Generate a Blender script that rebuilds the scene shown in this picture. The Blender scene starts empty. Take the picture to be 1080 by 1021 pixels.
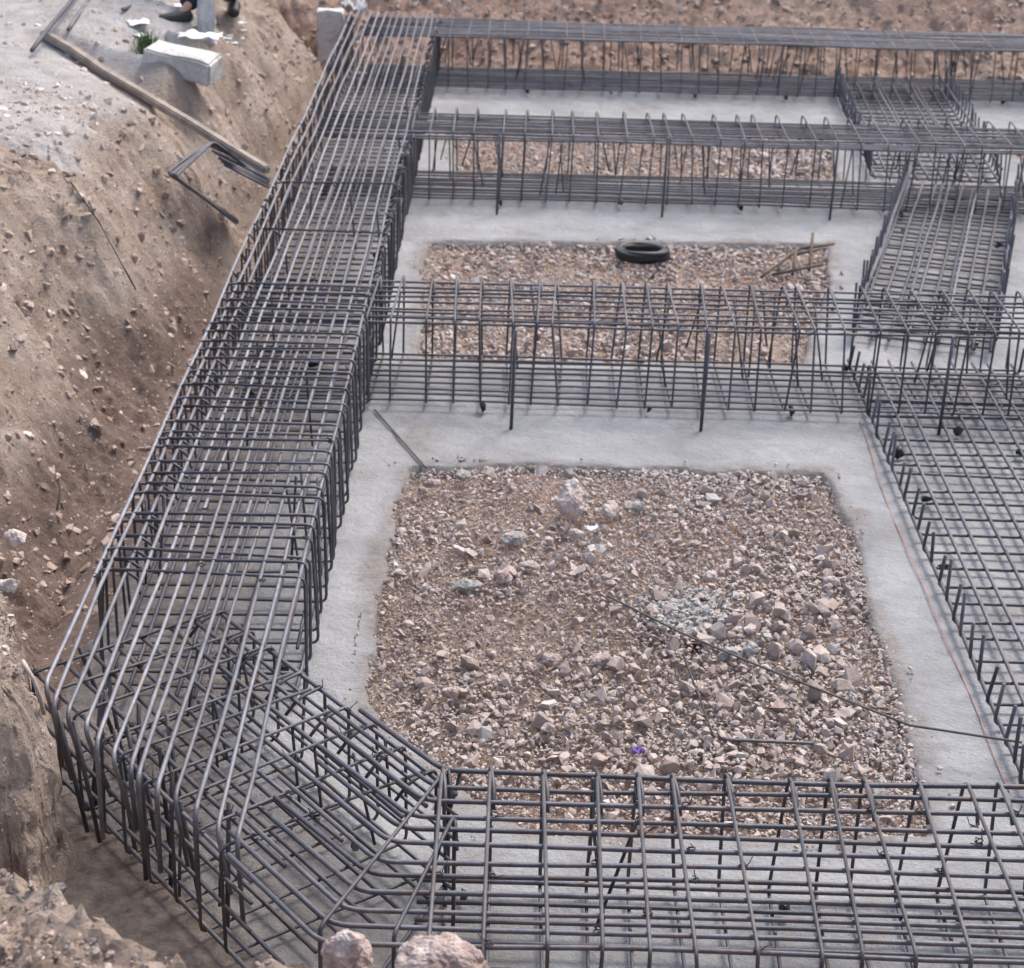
import bpy, bmesh, math, random
import numpy as np
from mathutils import Vector, Matrix, noise as mnoise
rad = math.radians
random.seed(7); RS = np.random.RandomState(11)

# ------------------------------------------------------------------ camera, sky, sun, exposure
sc = bpy.context.scene
C = sc.collection
CAM_H, FPX = 3.4, 1995.0
PITCH, YAW, ROLL = rad(24.73), rad(-.09), rad(1.47)
def cam_axes():
    cp, sp, cy, sy = math.cos(PITCH), math.sin(PITCH), math.cos(YAW), math.sin(YAW)
    f = Vector((sy*cp, cy*cp, -sp)); r = Vector((cy, -sy, 0)); u = r.cross(f)
    c, s = math.cos(ROLL), math.sin(ROLL)
    return c*r+s*u, -s*r+c*u, f
R_, U_, F_ = cam_axes()
cd = bpy.data.cameras.new('camera'); cam = bpy.data.objects.new('camera', cd); C.objects.link(cam)
cd.sensor_width = 36; cd.lens = FPX/1080*36; cd.clip_end = 400; cd.clip_start = .05
M = Matrix((R_, U_, -F_)).transposed().to_4x4(); M.translation = (0, 0, CAM_H); cam.matrix_world = M
cd.dof.use_dof = True; cd.dof.focus_distance = 5.6; cd.dof.aperture_fstop = 5.6
sc.camera = cam
W = bpy.data.worlds.new('World'); sc.world = W; W.use_nodes = True
nt = W.node_tree; bg = nt.nodes['Background']
sky = nt.nodes.new('ShaderNodeTexSky'); sky.sky_type = 'NISHITA'; sky.sun_disc = False
SUN_EL, SUN_AZ = rad(58), rad(35)
sky.sun_elevation = SUN_EL; sky.sun_rotation = SUN_AZ; sky.air_density = 1.0; sky.dust_density = 4.0; sky.ozone_density = .6
nt.links.new(sky.outputs[0], bg.inputs[0]); bg.inputs[1].default_value = .13
sd = bpy.data.lights.new('sun', 'SUN'); sd.energy = 1.1; sd.angle = rad(16); sd.color = (1, .95, .88)
so = bpy.data.objects.new('sun', sd); C.objects.link(so)
sdir = Vector((math.sin(SUN_AZ)*math.cos(SUN_EL), math.cos(SUN_AZ)*math.cos(SUN_EL), math.sin(SUN_EL)))
so.rotation_euler = sdir.to_track_quat('Z', 'Y').to_euler(); so.location = (0, 0, 10)
sc.view_settings.view_transform = 'Standard'; sc.view_settings.look = 'None'
sc.view_settings.exposure = 1.2; sc.view_settings.gamma = 1
sc.cycles.max_bounces = 6

def gp(px, py, z=0.0):
    """surveying helper: the world point of height z seen at photograph pixel (px, py)"""
    d = F_ + R_*((px-540)/FPX) - U_*((py-510.5)/FPX)
    t = (z-CAM_H)/d.z
    return Vector((d.x*t, d.y*t, z))

# ------------------------------------------------------------------ materials
def mat(name, rough=.8, metal=0.0):
    m = bpy.data.materials.new(name); m.use_nodes = True
    n = m.node_tree; b = n.nodes['Principled BSDF']
    b.inputs['Roughness'].default_value = rough; b.inputs['Metallic'].default_value = metal
    return m, n, b
def N(n, t, **kw):
    x = n.nodes.new(t)
    for k, v in kw.items():
        if hasattr(x, k) and not k[0].isupper(): setattr(x, k, v)
        else: x.inputs[k].default_value = v
    return x
def ramp(n, src, stops):
    r = n.nodes.new('ShaderNodeValToRGB'); e = r.color_ramp.elements
    while len(e) < len(stops): e.new(.5)
    for i, (p, c) in enumerate(stops): e[i].position = p; e[i].color = (*c, 1)
    n.links.new(src, r.inputs[0]); return r.outputs[0]
def mixc(n, f, a, b, mode='MIX'):
    x = n.nodes.new('ShaderNodeMix'); x.data_type = 'RGBA'; x.blend_type = mode
    for s, v in ((x.inputs[0], f), (x.inputs[6], a), (x.inputs[7], b)):
        if isinstance(v, (int, float)): s.default_value = v
        elif isinstance(v, tuple): s.default_value = (*v, 1)
        else: n.links.new(v, s)
    return x.outputs[2]
def pos(n):
    return n.nodes.new('ShaderNodeNewGeometry').outputs['Position']
def noi(n, scale, detail=6, rough=.6, co=None, dist=0.0):
    x = N(n, 'ShaderNodeTexNoise', Scale=scale, Detail=detail, Roughness=rough, Distortion=dist)
    n.links.new(co if co is not None else pos(n), x.inputs['Vector']); return x.outputs['Fac']
def bump(n, b, h, dist, strength=1.0, prev=None):
    x = N(n, 'ShaderNodeBump', Strength=strength, Distance=dist)
    n.links.new(h, x.inputs['Height'])
    if prev is not None: n.links.new(prev, x.inputs['Normal'])
    n.links.new(x.outputs[0], b.inputs['Normal']); return x.outputs[0]

def make_soil():
    m, n, b = mat('soil', .95)
    a = n.nodes.new('ShaderNodeAttribute'); a.attribute_name = 'zone'
    sep = n.nodes.new('ShaderNodeSeparateColor'); n.links.new(a.outputs['Color'], sep.inputs[0])
    base = ramp(n, noi(n, 3.5, 9, .68), [(.28, (.28, .195, .148)), (.45, (.48, .365, .288)), (.58, (.58, .46, .375)), (.75, (.72, .61, .52))])
    red = ramp(n, noi(n, 7, 8, .7), [(.3, (.32, .19, .135)), (.55, (.52, .345, .265)), (.75, (.63, .475, .385))])
    c = mixc(n, sep.outputs[1], base, red)
    pale = ramp(n, noi(n, 5, 8, .7), [(.3, (.47, .42, .385)), (.5, (.62, .58, .55)), (.7, (.74, .71, .69))])
    c = mixc(n, sep.outputs[0], c, pale)
    shaded_soil = ramp(n, noi(n, 12, 8, .7), [(.3, (.12, .075, .058)), (.55, (.235, .160, .130)), (.75, (.36, .27, .225))])  # brown trench-floor soil, its colour darkened for the shade there
    c = mixc(n, sep.outputs[2], c, shaded_soil)
    sp = N(n, 'ShaderNodeTexVoronoi', Scale=42.0); n.links.new(pos(n), sp.inputs['Vector'])
    hue = n.nodes.new('ShaderNodeSeparateColor'); n.links.new(sp.outputs['Color'], hue.inputs[0])
    dots = ramp(n, sp.outputs['Distance'], [(.22, (1, 1, 1)), (.36, (0, 0, 0))])
    sel = ramp(n, hue.outputs[0], [(.72, (0, 0, 0)), (.8, (1, 1, 1))])
    dm = mixc(n, 1.0, dots, sel, 'MULTIPLY')
    c = mixc(n, dm, c, mixc(n, hue.outputs[1], (.50, .40, .33), (.78, .72, .66)))
    n.links.new(c, b.inputs['Base Color'])
    p = bump(n, b, noi(n, 9, 10, .72), .10, 1.0)
    p = bump(n, b, noi(n, 45, 6, .7), .02, 1.0, p)
    bump(n, b, dm, .008, 1.0, p)
    return m
def make_concrete(name, lo, mid, hi, dirt=True):
    m, n, b = mat(name, .88)
    c = ramp(n, noi(n, 1.9, 10, .66), [(.3, lo), (.5, mid), (.7, hi)])
    c = mixc(n, ramp(n, noi(n, 60, 5, .75), [(.35, (.30, .30, .30)), (.62, (0, 0, 0))]), c, (.17, .165, .16))
    st = ramp(n, noi(n, 4.5, 8, .7, dist=.8), [(.50, (0, 0, 0)), (.70, (.7, .7, .7))])
    c = mixc(n, st, c, (.22, .21, .20))
    if dirt:
        a = n.nodes.new('ShaderNodeAttribute'); a.attribute_name = 'zone'
        sep = n.nodes.new('ShaderNodeSeparateColor'); n.links.new(a.outputs['Color'], sep.inputs[0])
        pt = ramp(n, noi(n, 26, 7, .75), [(.34, (.45, .45, .45)), (.58, (1, 1, 1))])
        dfac = mixc(n, 1.0, sep.outputs[2], pt, 'MULTIPLY')
        c = mixc(n, dfac, c, ramp(n, noi(n, 22, 8, .7), [(.35, (.10, .077, .063)), (.7, (.235, .195, .168))]))
    n.links.new(c, b.inputs['Base Color'])
    p = bump(n, b, noi(n, 6, 8, .65), .05, .8); bump(n, b, noi(n, 70, 6, .7), .006, .9, p)
    return m
def make_stone(name, stops, scale=11):
    m, n, b = mat(name, .9)
    a = n.nodes.new('ShaderNodeAttribute'); a.attribute_name = 'tint'
    c = ramp(n, a.outputs['Fac'], stops)
    g = ramp(n, noi(n, scale*5, 7, .7), [(.3, (.72, .71, .70)), (.7, (1.0, 1.0, 1.0))])
    c = mixc(n, 1.0, c, g, 'MULTIPLY')
    n.links.new(c, b.inputs['Base Color'])
    bump(n, b, noi(n, scale*7, 8, .7), .006, .7)
    return m
def make_plain(name, col, rough=.7, metal=0.0, var=.25, scale=30):
    m, n, b = mat(name, rough, metal)
    d = tuple(x*(1-var) for x in col); e = tuple(min(1, x*(1+var)) for x in col)
    tc = n.nodes.new('ShaderNodeTexCoord')
    c = ramp(n, noi(n, scale, 6, .65, tc.outputs['Object']), [(.3, d), (.7, e)])
    n.links.new(c, b.inputs['Base Color'])
    bump(n, b, noi(n, scale*3, 5, .6, tc.outputs['Object']), .002, .7)
    return m
def make_rebar(name, dark, light, rust, rough):
    m, n, b = mat(name, rough, .4)
    c = ramp(n, noi(n, 9, 6, .7), [(.3, dark), (.7, light)])
    r = ramp(n, noi(n, 14, 7, .75, dist=.6), [(.47, (0, 0, 0)), (.66, (.85, .85, .85))])
    c = mixc(n, r, c, rust)
    oi = n.nodes.new('ShaderNodeObjectInfo')
    v = n.nodes.new('ShaderNodeMapRange'); n.links.new(oi.outputs['Random'], v.inputs[0])
    v.inputs[3].default_value = .72; v.inputs[4].default_value = 1.3
    hs = n.nodes.new('ShaderNodeHueSaturation'); n.links.new(v.outputs[0], hs.inputs['Value']); n.links.new(c, hs.inputs['Color'])
    n.links.new(hs.outputs[0], b.inputs['Base Color'])
    wv = N(n, 'ShaderNodeTexVoronoi', Scale=90.0); n.links.new(pos(n), wv.inputs['Vector'])
    bump(n, b, wv.outputs['Distance'], .002, .35)
    return m
SOIL = make_soil()
CONC = make_concrete('blinding_concrete', (.205, .210, .213), (.285, .291, .297), (.365, .370, .376))
BLOCKM = make_concrete('old_concrete', (.52, .50, .46), (.64, .62, .58), (.74, .72, .68), False)
GRAV = make_stone('crushed_stone', [(0, (.32, .25, .22)), (.2, (.41, .33, .29)), (.42, (.48, .395, .35)), (.6, (.53, .455, .41)), (.72, (.61, .54, .495)), (.8, (.42, .40, .37)), (.9, (.49, .475, .44)), (1, (.68, .63, .59))])
PEB = make_stone('bank_pebbles', [(0, (.29, .21, .165)), (.4, (.43, .335, .275)), (.75, (.54, .44, .37)), (1, (.74, .67, .60))])
ROCKP = make_stone('pink_rock', [(0, (.36, .27, .235)), (.5, (.50, .40, .36)), (1, (.66, .60, .56))], 6)
ROCKG = make_stone('grey_rock', [(0, (.31, .295, .27)), (.5, (.41, .395, .37)), (1, (.52, .505, .48))], 6)
ROCKW = make_stone('pale_rock', [(0, (.50, .41, .36)), (.5, (.62, .53, .475)), (1, (.74, .67, .62))], 6)
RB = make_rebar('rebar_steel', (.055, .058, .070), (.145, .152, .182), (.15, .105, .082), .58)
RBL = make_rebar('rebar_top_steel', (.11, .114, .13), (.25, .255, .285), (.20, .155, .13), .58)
RBS = make_rebar('stirrup_steel', (.052, .053, .062), (.13, .133, .152), (.115, .083, .067), .6)
BLACK = make_plain('black_plastic', (.012, .012, .014), .5)
WIRE = make_plain('dark_wire', (.05, .045, .042), .6, .3)

# ------------------------------------------------------------------ object helpers
def link(o): C.objects.link(o); return o
def tag(o, label=None, cat=None, group=None, kind=None):
    if label: o['label'] = label
    if cat: o['category'] = cat
    if group: o['group'] = group
    if kind: o['kind'] = kind
    return o
def mesh(name, V, Fc, m, smooth=False):
    me = bpy.data.meshes.new(name); me.from_pydata([tuple(v) for v in V], [], Fc)
    me.materials.append(m)
    if smooth: me.polygons.foreach_set('use_smooth', [True]*len(me.polygons))
    me.update(); return me
def obj(name, me, parent=None, loc=None, rot=None):
    o = bpy.data.objects.new(name, me); link(o)
    if parent is not None: o.parent = parent
    if loc is not None: o.location = loc
    if rot is not None: o.rotation_euler = rot
    return o
def empty(name, loc, label, cat, group=None, rz=0):
    o = bpy.data.objects.new(name, None); link(o); o.location = loc; o.rotation_euler = (0, 0, rz); o.empty_display_size = .1
    return tag(o, label, cat, group)
def tri_mesh_np(name, V, T, m, smooth=False):
    me = bpy.data.meshes.new(name)
    k = T.shape[1]
    me.vertices.add(len(V)); me.vertices.foreach_set('co', V.astype(np.float32).ravel())
    me.loops.add(T.size); me.loops.foreach_set('vertex_index', T.astype(np.int32).ravel())
    me.polygons.add(len(T)); me.polygons.foreach_set('loop_start', np.arange(0, T.size, k, dtype=np.int32))
    me.polygons.foreach_set('loop_total', np.full(len(T), k, dtype=np.int32))
    me.polygons.foreach_set('use_smooth', np.full(len(T), bool(smooth), dtype=bool))
    me.materials.append(m); me.update(calc_edges=True); me.validate(); return me

def fillet(P, r, seg=3):
    """round the inner corners of a polyline"""
    P = [Vector(p) for p in P]; out = [P[0]]
    for i in range(1, len(P)-1):
        a, b, c = P[i-1], P[i], P[i+1]
        d1 = (a-b); d2 = (c-b); l = min(r, d1.length*.45, d2.length*.45)
        p, q = b+d1.normalized()*l, b+d2.normalized()*l
        for k in range(seg+1):
            t = k/seg; out.append(p*(1-t)**2 + b*2*t*(1-t) + q*t*t)
    out.append(P[-1]); return out
def tube(V, Fc, P, r, n=6, closed=False):
    P = [Vector(p) for p in P]; m = len(P); base = len(V); up = None
    for i in range(m):
        if closed: d = P[(i+1) % m]-P[i-1]
        else: d = P[min(i+1, m-1)]-P[max(i-1, 0)]
        if d.length < 1e-9: d = Vector((0, 0, 1))
        d.normalize()
        if up is None:
            up = d.orthogonal().normalized()
        up = (up-d*up.dot(d))
        if up.length < 1e-6: up = d.orthogonal()
        up.normalize(); s = d.cross(up)
        rr = r(i/(m-1)) if callable(r) else r
        for k in range(n):
            a = 2*math.pi*k/n
            V.append(P[i]+(up*math.cos(a)+s*math.sin(a))*rr)
    for i in range(m if closed else m-1):
        j = (i+1) % m
        for k in range(n):
            l = (k+1) % n
            Fc.append((base+i*n+k, base+i*n+l, base+j*n+l, base+j*n+k))
    if not closed:
        Fc.append(tuple(base+k for k in range(n-1, -1, -1))); Fc.append(tuple(base+(m-1)*n+k for k in range(n)))
def tube_mesh(name, P, r, m, n=6, closed=False):
    V, Fc = [], []; tube(V, Fc, P, r, n, closed); return mesh(name, V, Fc, m, True)
def wob(P, step, amp, seed, sag=0.0):
    """resample a polyline and let it wander a little, as hand-laid bar does"""
    P = [Vector(p) for p in P]; out = []
    for i in range(len(P)-1):
        L = (P[i+1]-P[i]).length; k = max(1, int(L/step))
        for j in range(k): out.append(P[i].lerp(P[i+1], j/k))
    out.append(P[-1])
    s = Vector((seed*3.7, seed*1.3, seed*.7)); res = []
    for p in out:
        res.append(p+mnoise.noise_vector(p*1.1+s)*amp)
    return res

# ------------------------------------------------------------------ terrain height
def _hash(ix, iy, s):
    h = (ix*374761393 + iy*668265263 + s*1442695041) & 0xffffffff
    h = ((h ^ (h >> 13))*1274126177) & 0xffffffff
    return ((h ^ (h >> 16)) & 0xffff)/65535.0
def vnoise(x, y, s=0):
    ix, iy = np.floor(x).astype(np.int64), np.floor(y).astype(np.int64)
    fx, fy = x-ix, y-iy; fx = fx*fx*(3-2*fx); fy = fy*fy*(3-2*fy)
    a, b, c, d = _hash(ix, iy, s), _hash(ix+1, iy, s), _hash(ix, iy+1, s), _hash(ix+1, iy+1, s)
    return (a*(1-fx)+b*fx)*(1-fy)+(c*(1-fx)+d*fx)*fy
def fbm(x, y, f, o=5, g=.55, s=0):
    t = np.zeros_like(x); a = 1.0; n = 0
    for k in range(o):
        t += a*(vnoise(x*f+13.1*k, y*f-7.7*k, s+k)-.5)*2; n += a; a *= g; f *= 2.03
    return t/n
def sdf_poly(x, y, P):
    """signed distance, positive inside"""
    d = np.full(x.shape, 1e9); ins = np.zeros(x.shape, bool)
    for i in range(len(P)):
        ax, ay = P[i-1][0], P[i-1][1]; bx, by = P[i][0], P[i][1]
        ex, ey = bx-ax, by-ay; L = ex*ex+ey*ey
        t = np.clip(((x-ax)*ex+(y-ay)*ey)/L, 0, 1)
        d = np.minimum(d, np.hypot(x-ax-t*ex, y-ay-t*ey))
        c = ((ay > y) != (by > y)) & (x < ex*(y-ay)/(ey+1e-12)+ax)
        ins ^= c
    return np.where(ins, d, -d)
def sstep(t): t = np.clip(t, 0, 1); return t*t*(3-2*t)

FL = -.05
POLE = (gp(46, 35, 1.02), gp(282, 180, .58))
pts = []
def gpt(px, py, z): p = gp(px, py, z); pts.append((p.x, p.y, z))
for x, y in [(-1.66, 5.4), (-1.72, 6.0), (-1.75, 6.6), (-1.76, 7.2), (-1.72, 8), (-1.68, 9.05), (-1.65, 10), (-1.62, 10.8), (-1.64, 12.0), (-1.62, 13.5), (-1.6, 15.2)]: pts.append((x, y, FL))
for y in (0, 3, 5.5, 8, 11, 14, 15.3):
    for x in ((-.9, 1.2, 3.3, 5.4, 7.4)): pts.append((x, y, FL))
for p in [(0, 440, .42), (0, 300, .75), (0, 200, .9), (60, 400, .22), (100, 300, .45), (100, 210, .78), (50, 180, .88), (170, 250, .26), (170, 200, .52), (240, 235, .06), (120, 390, .08),
          (0, 105, .98), (60, 112, .97), (110, 150, .88), (140, 175, .72), (50, 50, .98), (150, 60, .95), (0, 0, 1.0), (200, 85, .84), (170, 130, .8), (240, 60, .74), (215, 150, .5), (250, 150, .30),
          (290, 8, .55), (300, 60, .33), (290, 110, .2), (215, 25, .95), (270, 40, .6), (322, 30, .25)]: gpt(*p)
for x in (-1.9, -.6, 1.2, 3, 5, 7): pts += [(x, 15.55, .02), (x, 16.2, .55), (x, 17.0, 1.05), (x, 19, 1.5), (x, 26, 1.7)]
pts += [(-5, 10, 1.0), (-6, 6, 1.1), (-4.5, 14, 1.1), (-3.2, 17, 1.15), (-10, 10, 1.2), (-10, 20, 1.4), (-3.2, 6.2, .95), (-2.3, 6.3, .45), (-2.2, 5.5, .5), (-4, 3, .9), (-2.6, 16.2, .95),
        (9, 8, .9), (9, 13, 1.0), (9, 3, .9), (14, 10, 1.3), (-60, 0, 1.5), (60, 0, 1.5), (-60, 60, 1.5), (60, 60, 1.5), (0, 60, 1.8), (-60, -60, 1.5), (60, -60, 1.5), (0, -60, 1.2), (0, -10, 1.0)]
PT = np.array(pts)
def _rbf():
    D = np.hypot(PT[:, None, 0]-PT[None, :, 0], PT[:, None, 1]-PT[None, :, 1])
    D = np.sqrt(D*D+.02)
    return np.linalg.solve(D+np.eye(len(PT))*-.01, PT[:, 2])
RW = _rbf()
NEAR = [(-6, 6.2), (-2.3, 6.0), (-1.80, 5.62), (-1.58, 5.30), (-1.40, 4.86), (-1.335, 4.62), (-1.36, 4.38), (-1.75, 4.1), (-1.6, 3.62), (-1.14, 3.42), (-.94, 3.20), (-.76, 3.06), (-.62, 2.98), (0, 2.98), (8, 2.9), (8, -8), (-6, -8)]
PIT = [(-1.66, 4.2), (-1.7, 7.2), (-1.66, 9), (-1.62, 11), (-1.6, 15.35), (7.6, 15.35), (7.6, 2.8), (-1.66, 2.8)]
def T(x, y, fine=True):
    x = np.asarray(x, float); y = np.asarray(y, float); sh = x.shape; x = x.ravel(); y = y.ravel()
    z = np.zeros_like(x)
    for (a, b, _), w in zip(pts, RW): z += w*np.sqrt((x-a)**2+(y-b)**2+.02)
    pit = sstep(sdf_poly(x, y, PIT)/.12+.5)
    wx, wy = x+.07*fbm(x, y, 3.2, 4, s=5), y+.07*fbm(x, y, 3.2, 4, s=9)
    r = fbm(wx, wy, 1.1, 3, s=2)*.05 + fbm(wx, wy, 3.3, 6, .62, s=21)*.085 + np.abs(fbm(wx, wy, 6, 5, .65, s=31))*.09-.02 + sstep(fbm(wx, wy, 11, 3, .5, s=35)*3-.6)*.022
    calm = sstep((z-.80)/.14)*sstep((10.2-np.abs(y-10.2)*0-(0))/10)*(x < -1.4)*(y > 9.2)
    z = z + r*(1-pit)*(1-.78*calm)
    z = z*(1-pit)+(FL+fbm(x, y, 4, 5, s=3)*.014)*pit
    s = sdf_poly(wx, wy, NEAR)+.10+.045*fbm(x, y, 5, 2, s=14)-.02*sstep((y-3.9)/.3)
    hb = .66+.30*sstep((4.2-y)/.7)+.08*fbm(x, y, 5, 6, .62, s=8)+np.abs(fbm(x, y, 10, 4, .6, s=17))*.09
    hb = hb-.20*sstep((y-4.75)/.9)*(x > -3)+.10*sstep((-1.6-x)/.8)
    k = sstep(s/.17)
    z = np.where(s > 0, z*(1-k)+np.maximum(z, hb)*k, z)
    ax, ay, bx_, by_ = POLE[0].x, POLE[0].y, POLE[1].x, POLE[1].y; ex, ey = bx_-ax, by_-ay
    t = np.clip(((x-ax)*ex+(y-ay)*ey)/(ex*ex+ey*ey), 0, 1); d = np.hypot(x-ax-t*ex, y-ay-t*ey)
    z = np.minimum(z, POLE[0].z+(POLE[1].z-POLE[0].z)*t-.035+.9*np.maximum(0, d-.10))
    return z.reshape(sh)
def Tz(x, y): return float(T(np.array([x]), np.array([y]))[0])

CELL1 = [gp(*p).xy[:] for p in [(430, 492), (650, 492), (870, 498), (905, 590), (945, 710), (985, 850), (992, 884), (760, 886), (560, 880), (505, 842), (455, 800), (403, 757), (386, 722), (402, 600)]]
CELL2 = [gp(*p).xy[:] for p in [(450, 255), (878, 257), (877, 300), (845, 383), (437, 378)]]
CELL3 = [gp(*p).xy[:] for p in [(480, 132), (872, 140), (885, 190), (480, 188)]]
CELL4 = [(3.42, 13.6), (7.5, 13.6), (7.5, 12.35), (3.62, 12.35)]
CELL5 = [(3.5, 7.6), (7.5, 7.6), (7.5, 5.0), (3.5, 5.0)]
CELLS = [CELL1, CELL2, CELL3, CELL4, CELL5]

def axis(segs):
    out = []
    for a, b, s in segs: out += list(np.arange(a, b, s))
    return out
def stretch(a, b, first, n):
    t = np.linspace(0, 1, n+1)[1:]; return list(a+(b-a)*t**3+np.sign(b-a)*first*0)
xs = sorted(stretch(-3.8, -70, .05, 22))+axis([(-3.8, -2.3, .028), (-2.3, -1.6, .0135), (-1.6, -1.15, .006), (-1.15, -.6, .0135), (-.6, 5.0, .03), (5.0, 8, .1)])+stretch(8, 70, .1, 20)
ys = sorted(stretch(2.5, -70, .05, 20))+axis([(2.5, 3.9, .0135), (3.9, 5.2, .008), (5.2, 6.6, .0135), (6.6, 17.2, .024)])+stretch(17.2, 90, .1, 26)
xs = np.array(sorted(set(np.round(xs, 5)))); ys = np.array(sorted(set(np.round(ys, 5))))
X, Y = np.meshgrid(xs, ys); Z = T(X, Y)
def zone_attr(me, x, y, z, sl=None):
    pale = sstep((z-.74)/.22+fbm(x, y, 2.0, 5, s=41)*.55)*(y > 9)*(x < -1.3)*sstep((-1.95-x)/.35)*sstep((14.6-y)/1.5)
    redc = np.clip(sstep(fbm(x, y, .9, 5, .6, s=51)*1.6-.15)*.9, 0, 1)
    redc = np.maximum(redc, sstep((y-14.8)/.6)*sstep(.75+fbm(x, y, .8, 4, s=61)*1.4)*.9)
    for ci in CELLS: redc = np.maximum(redc, (sdf_poly(x, y, ci) > -.05)*np.clip(.45+fbm(x, y, 1.6, 3, s=77), 0, 1))
    shaded_soil = (1-sstep((sdf_poly(x, y, NEAR)+.22)/.08))*sstep((.40-z)/.30)*sstep((-1.2-x)/.3)*sstep((10.5-y)/1.0)*.85  # trench foot beside the left cage: brown soil with the shade painted in
    col = np.stack([pale, redc, shaded_soil, np.ones_like(pale)], -1).astype(np.float32)
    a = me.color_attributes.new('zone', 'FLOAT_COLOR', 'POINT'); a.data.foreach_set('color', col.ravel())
nx, ny = len(xs), len(ys)
I = np.arange(nx*ny).reshape(ny, nx)
Q = np.stack([I[:-1, :-1], I[:-1, 1:], I[1:, 1:], I[1:, :-1]], -1).reshape(-1, 4)
VT = np.stack([X.ravel(), Y.ravel(), Z.ravel()], -1)
for i in np.where((VT[:, 0] > -2.2) & (VT[:, 0] < -.5) & (VT[:, 1] > 2.8) & (VT[:, 1] < 6) & (VT[:, 2] > .0))[0]:
    p = Vector(VT[i]); f = min(1, p.z/.12)
    q = Vector((mnoise.fractal(p*5, .8, 2.1, 5), mnoise.fractal(p*5+Vector((9, 3, 1)), .8, 2.1, 5), .5*mnoise.fractal(p*6+Vector((4, 4, 4)), .8, 2.1, 4)))
    q2 = mnoise.noise_vector(p*26)*.10+mnoise.noise_vector(p*60)*.07
    VT[i] += np.array(q)*.032*f+np.array(q2)*.09*f
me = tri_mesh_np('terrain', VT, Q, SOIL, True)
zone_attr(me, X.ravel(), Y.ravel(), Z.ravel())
tag(obj('terrain', me), kind='structure')

# ------------------------------------------------------------------ lean concrete blinding with gravel cells left open
OUT = [(-1.50, 3.3), (-1.54, 5.0), (-1.50, 7), (-1.46, 9), (-1.44, 11), (-1.46, 15.32), (7.5, 15.4), (7.5, 3.3)]
bx = np.array(axis([(-1.7, 4.2, .022), (4.2, 7.6, .08)])); by = np.array(axis([(3.1, 9.2, .022), (9.2, 15.6, .03)]))
BX, BY = np.meshgrid(bx, by)
def blind_sdf(x, y):
    e = .045*fbm(x, y, 2.2, 5, .6, s=71)+.018*fbm(x, y, 14, 3, s=73)
    s = sdf_poly(x, y, OUT)+e*1.4
    for ci in CELLS: s = np.minimum(s, -sdf_poly(x, y, ci)+e)
    return s
S = blind_sdf(BX, BY)
BZ = .0+.006*fbm(BX, BY, 1.5, 4, s=81)+.004*fbm(BX, BY, 9, 4, s=83)-.10*(1-sstep((S+.03)/.032))
keep = S > -.06
nx2, ny2 = len(bx), len(by)
I = np.arange(nx2*ny2).reshape(ny2, nx2)
kq = keep[:-1, :-1] | keep[:-1, 1:] | keep[1:, 1:] | keep[1:, :-1]
Q = np.stack([I[:-1, :-1][kq], I[:-1, 1:][kq], I[1:, 1:][kq], I[1:, :-1][kq]], -1)
used = np.unique(Q); rm = np.zeros(nx2*ny2, int); rm[used] = np.arange(len(used))
V = np.stack([BX.ravel(), BY.ravel(), BZ.ravel()], -1)[used]
me = tri_mesh_np('concrete_blinding', V, rm[Q], CONC, True)
x, y = V[:, 0], V[:, 1]; s = S.ravel()[used]
dirt = sstep((-.80-x+(.35*fbm(x, y, 2.5, 5, .6, s=91)))/.35)*.9
dirt = np.maximum(dirt, 1.6*sstep((4.95-y-(x+1.15)*1.05*.0-.25*fbm(x, y, 3, 4, s=99))/.3)*sstep((-(x+.62)*.78-(y-4.0)*.63+.22)/.25))
dirt = np.maximum(dirt, sstep((.10-s+.09*fbm(x, y, 6, 4, s=95))/.10)*.75)
dirt = np.maximum(dirt, sstep((fbm(x, y, 2.3, 5, .6, s=97)-.28)/.3)*.45)
dirt = np.maximum(dirt, sstep((4.6-y+.4*fbm(x, y, 3, 4, s=98)-(x+.2)*1.2)/.5)*.6*(x < .5))
col = np.stack([dirt*0, dirt*0, dirt, dirt*0+1], -1).astype(np.float32)
a = me.color_attributes.new('zone', 'FLOAT_COLOR', 'POINT'); a.data.foreach_set('color', col.ravel())
tag(obj('concrete_blinding', me), kind='structure')

# ------------------------------------------------------------------ stones
def hull(seed, n, stretch_=(1, 1, 1), sub=0, nz=0.0):
    r = random.Random(seed); bm = bmesh.new()
    for i in range(n):
        v = Vector((r.gauss(0, 1), r.gauss(0, 1), r.gauss(0, 1))).normalized()
        v = Vector((v.x*stretch_[0], v.y*stretch_[1], v.z*stretch_[2]))*r.uniform(.82, 1)
        bm.verts.new(v)
    g = bmesh.ops.convex_hull(bm, input=bm.verts)
    bmesh.ops.delete(bm, geom=list({e for e in g['geom_interior']+g['geom_unused'] if isinstance(e, bmesh.types.BMVert)}), context='VERTS')
    bmesh.ops.triangulate(bm, faces=bm.faces)
    if sub:
        for _k in range(sub):
            bmesh.ops.subdivide_edges(bm, edges=bm.edges, cuts=1, use_grid_fill=True)
            bmesh.ops.triangulate(bm, faces=bm.faces)
            if _k > 0: bmesh.ops.smooth_vert(bm, verts=bm.verts, factor=.35, use_axis_x=True, use_axis_y=True, use_axis_z=True)
        o = Vector((seed*1.7, 3.1, seed*.3))
        bm.normal_update()
        for v in bm.verts:
            v.co += v.normal*(mnoise.fractal(v.co*1.8+o, .8, 2, 5)*nz+mnoise.fractal(v.co*6+o, .7, 2, 4)*nz*.35)
    bm.verts.ensure_lookup_table(); bm.verts.index_update()
    V = np.array([v.co[:] for v in bm.verts]); Fq = np.array([[l.index for l in f.verts] for f in bm.faces]); bm.free()
    return V, Fq
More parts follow.
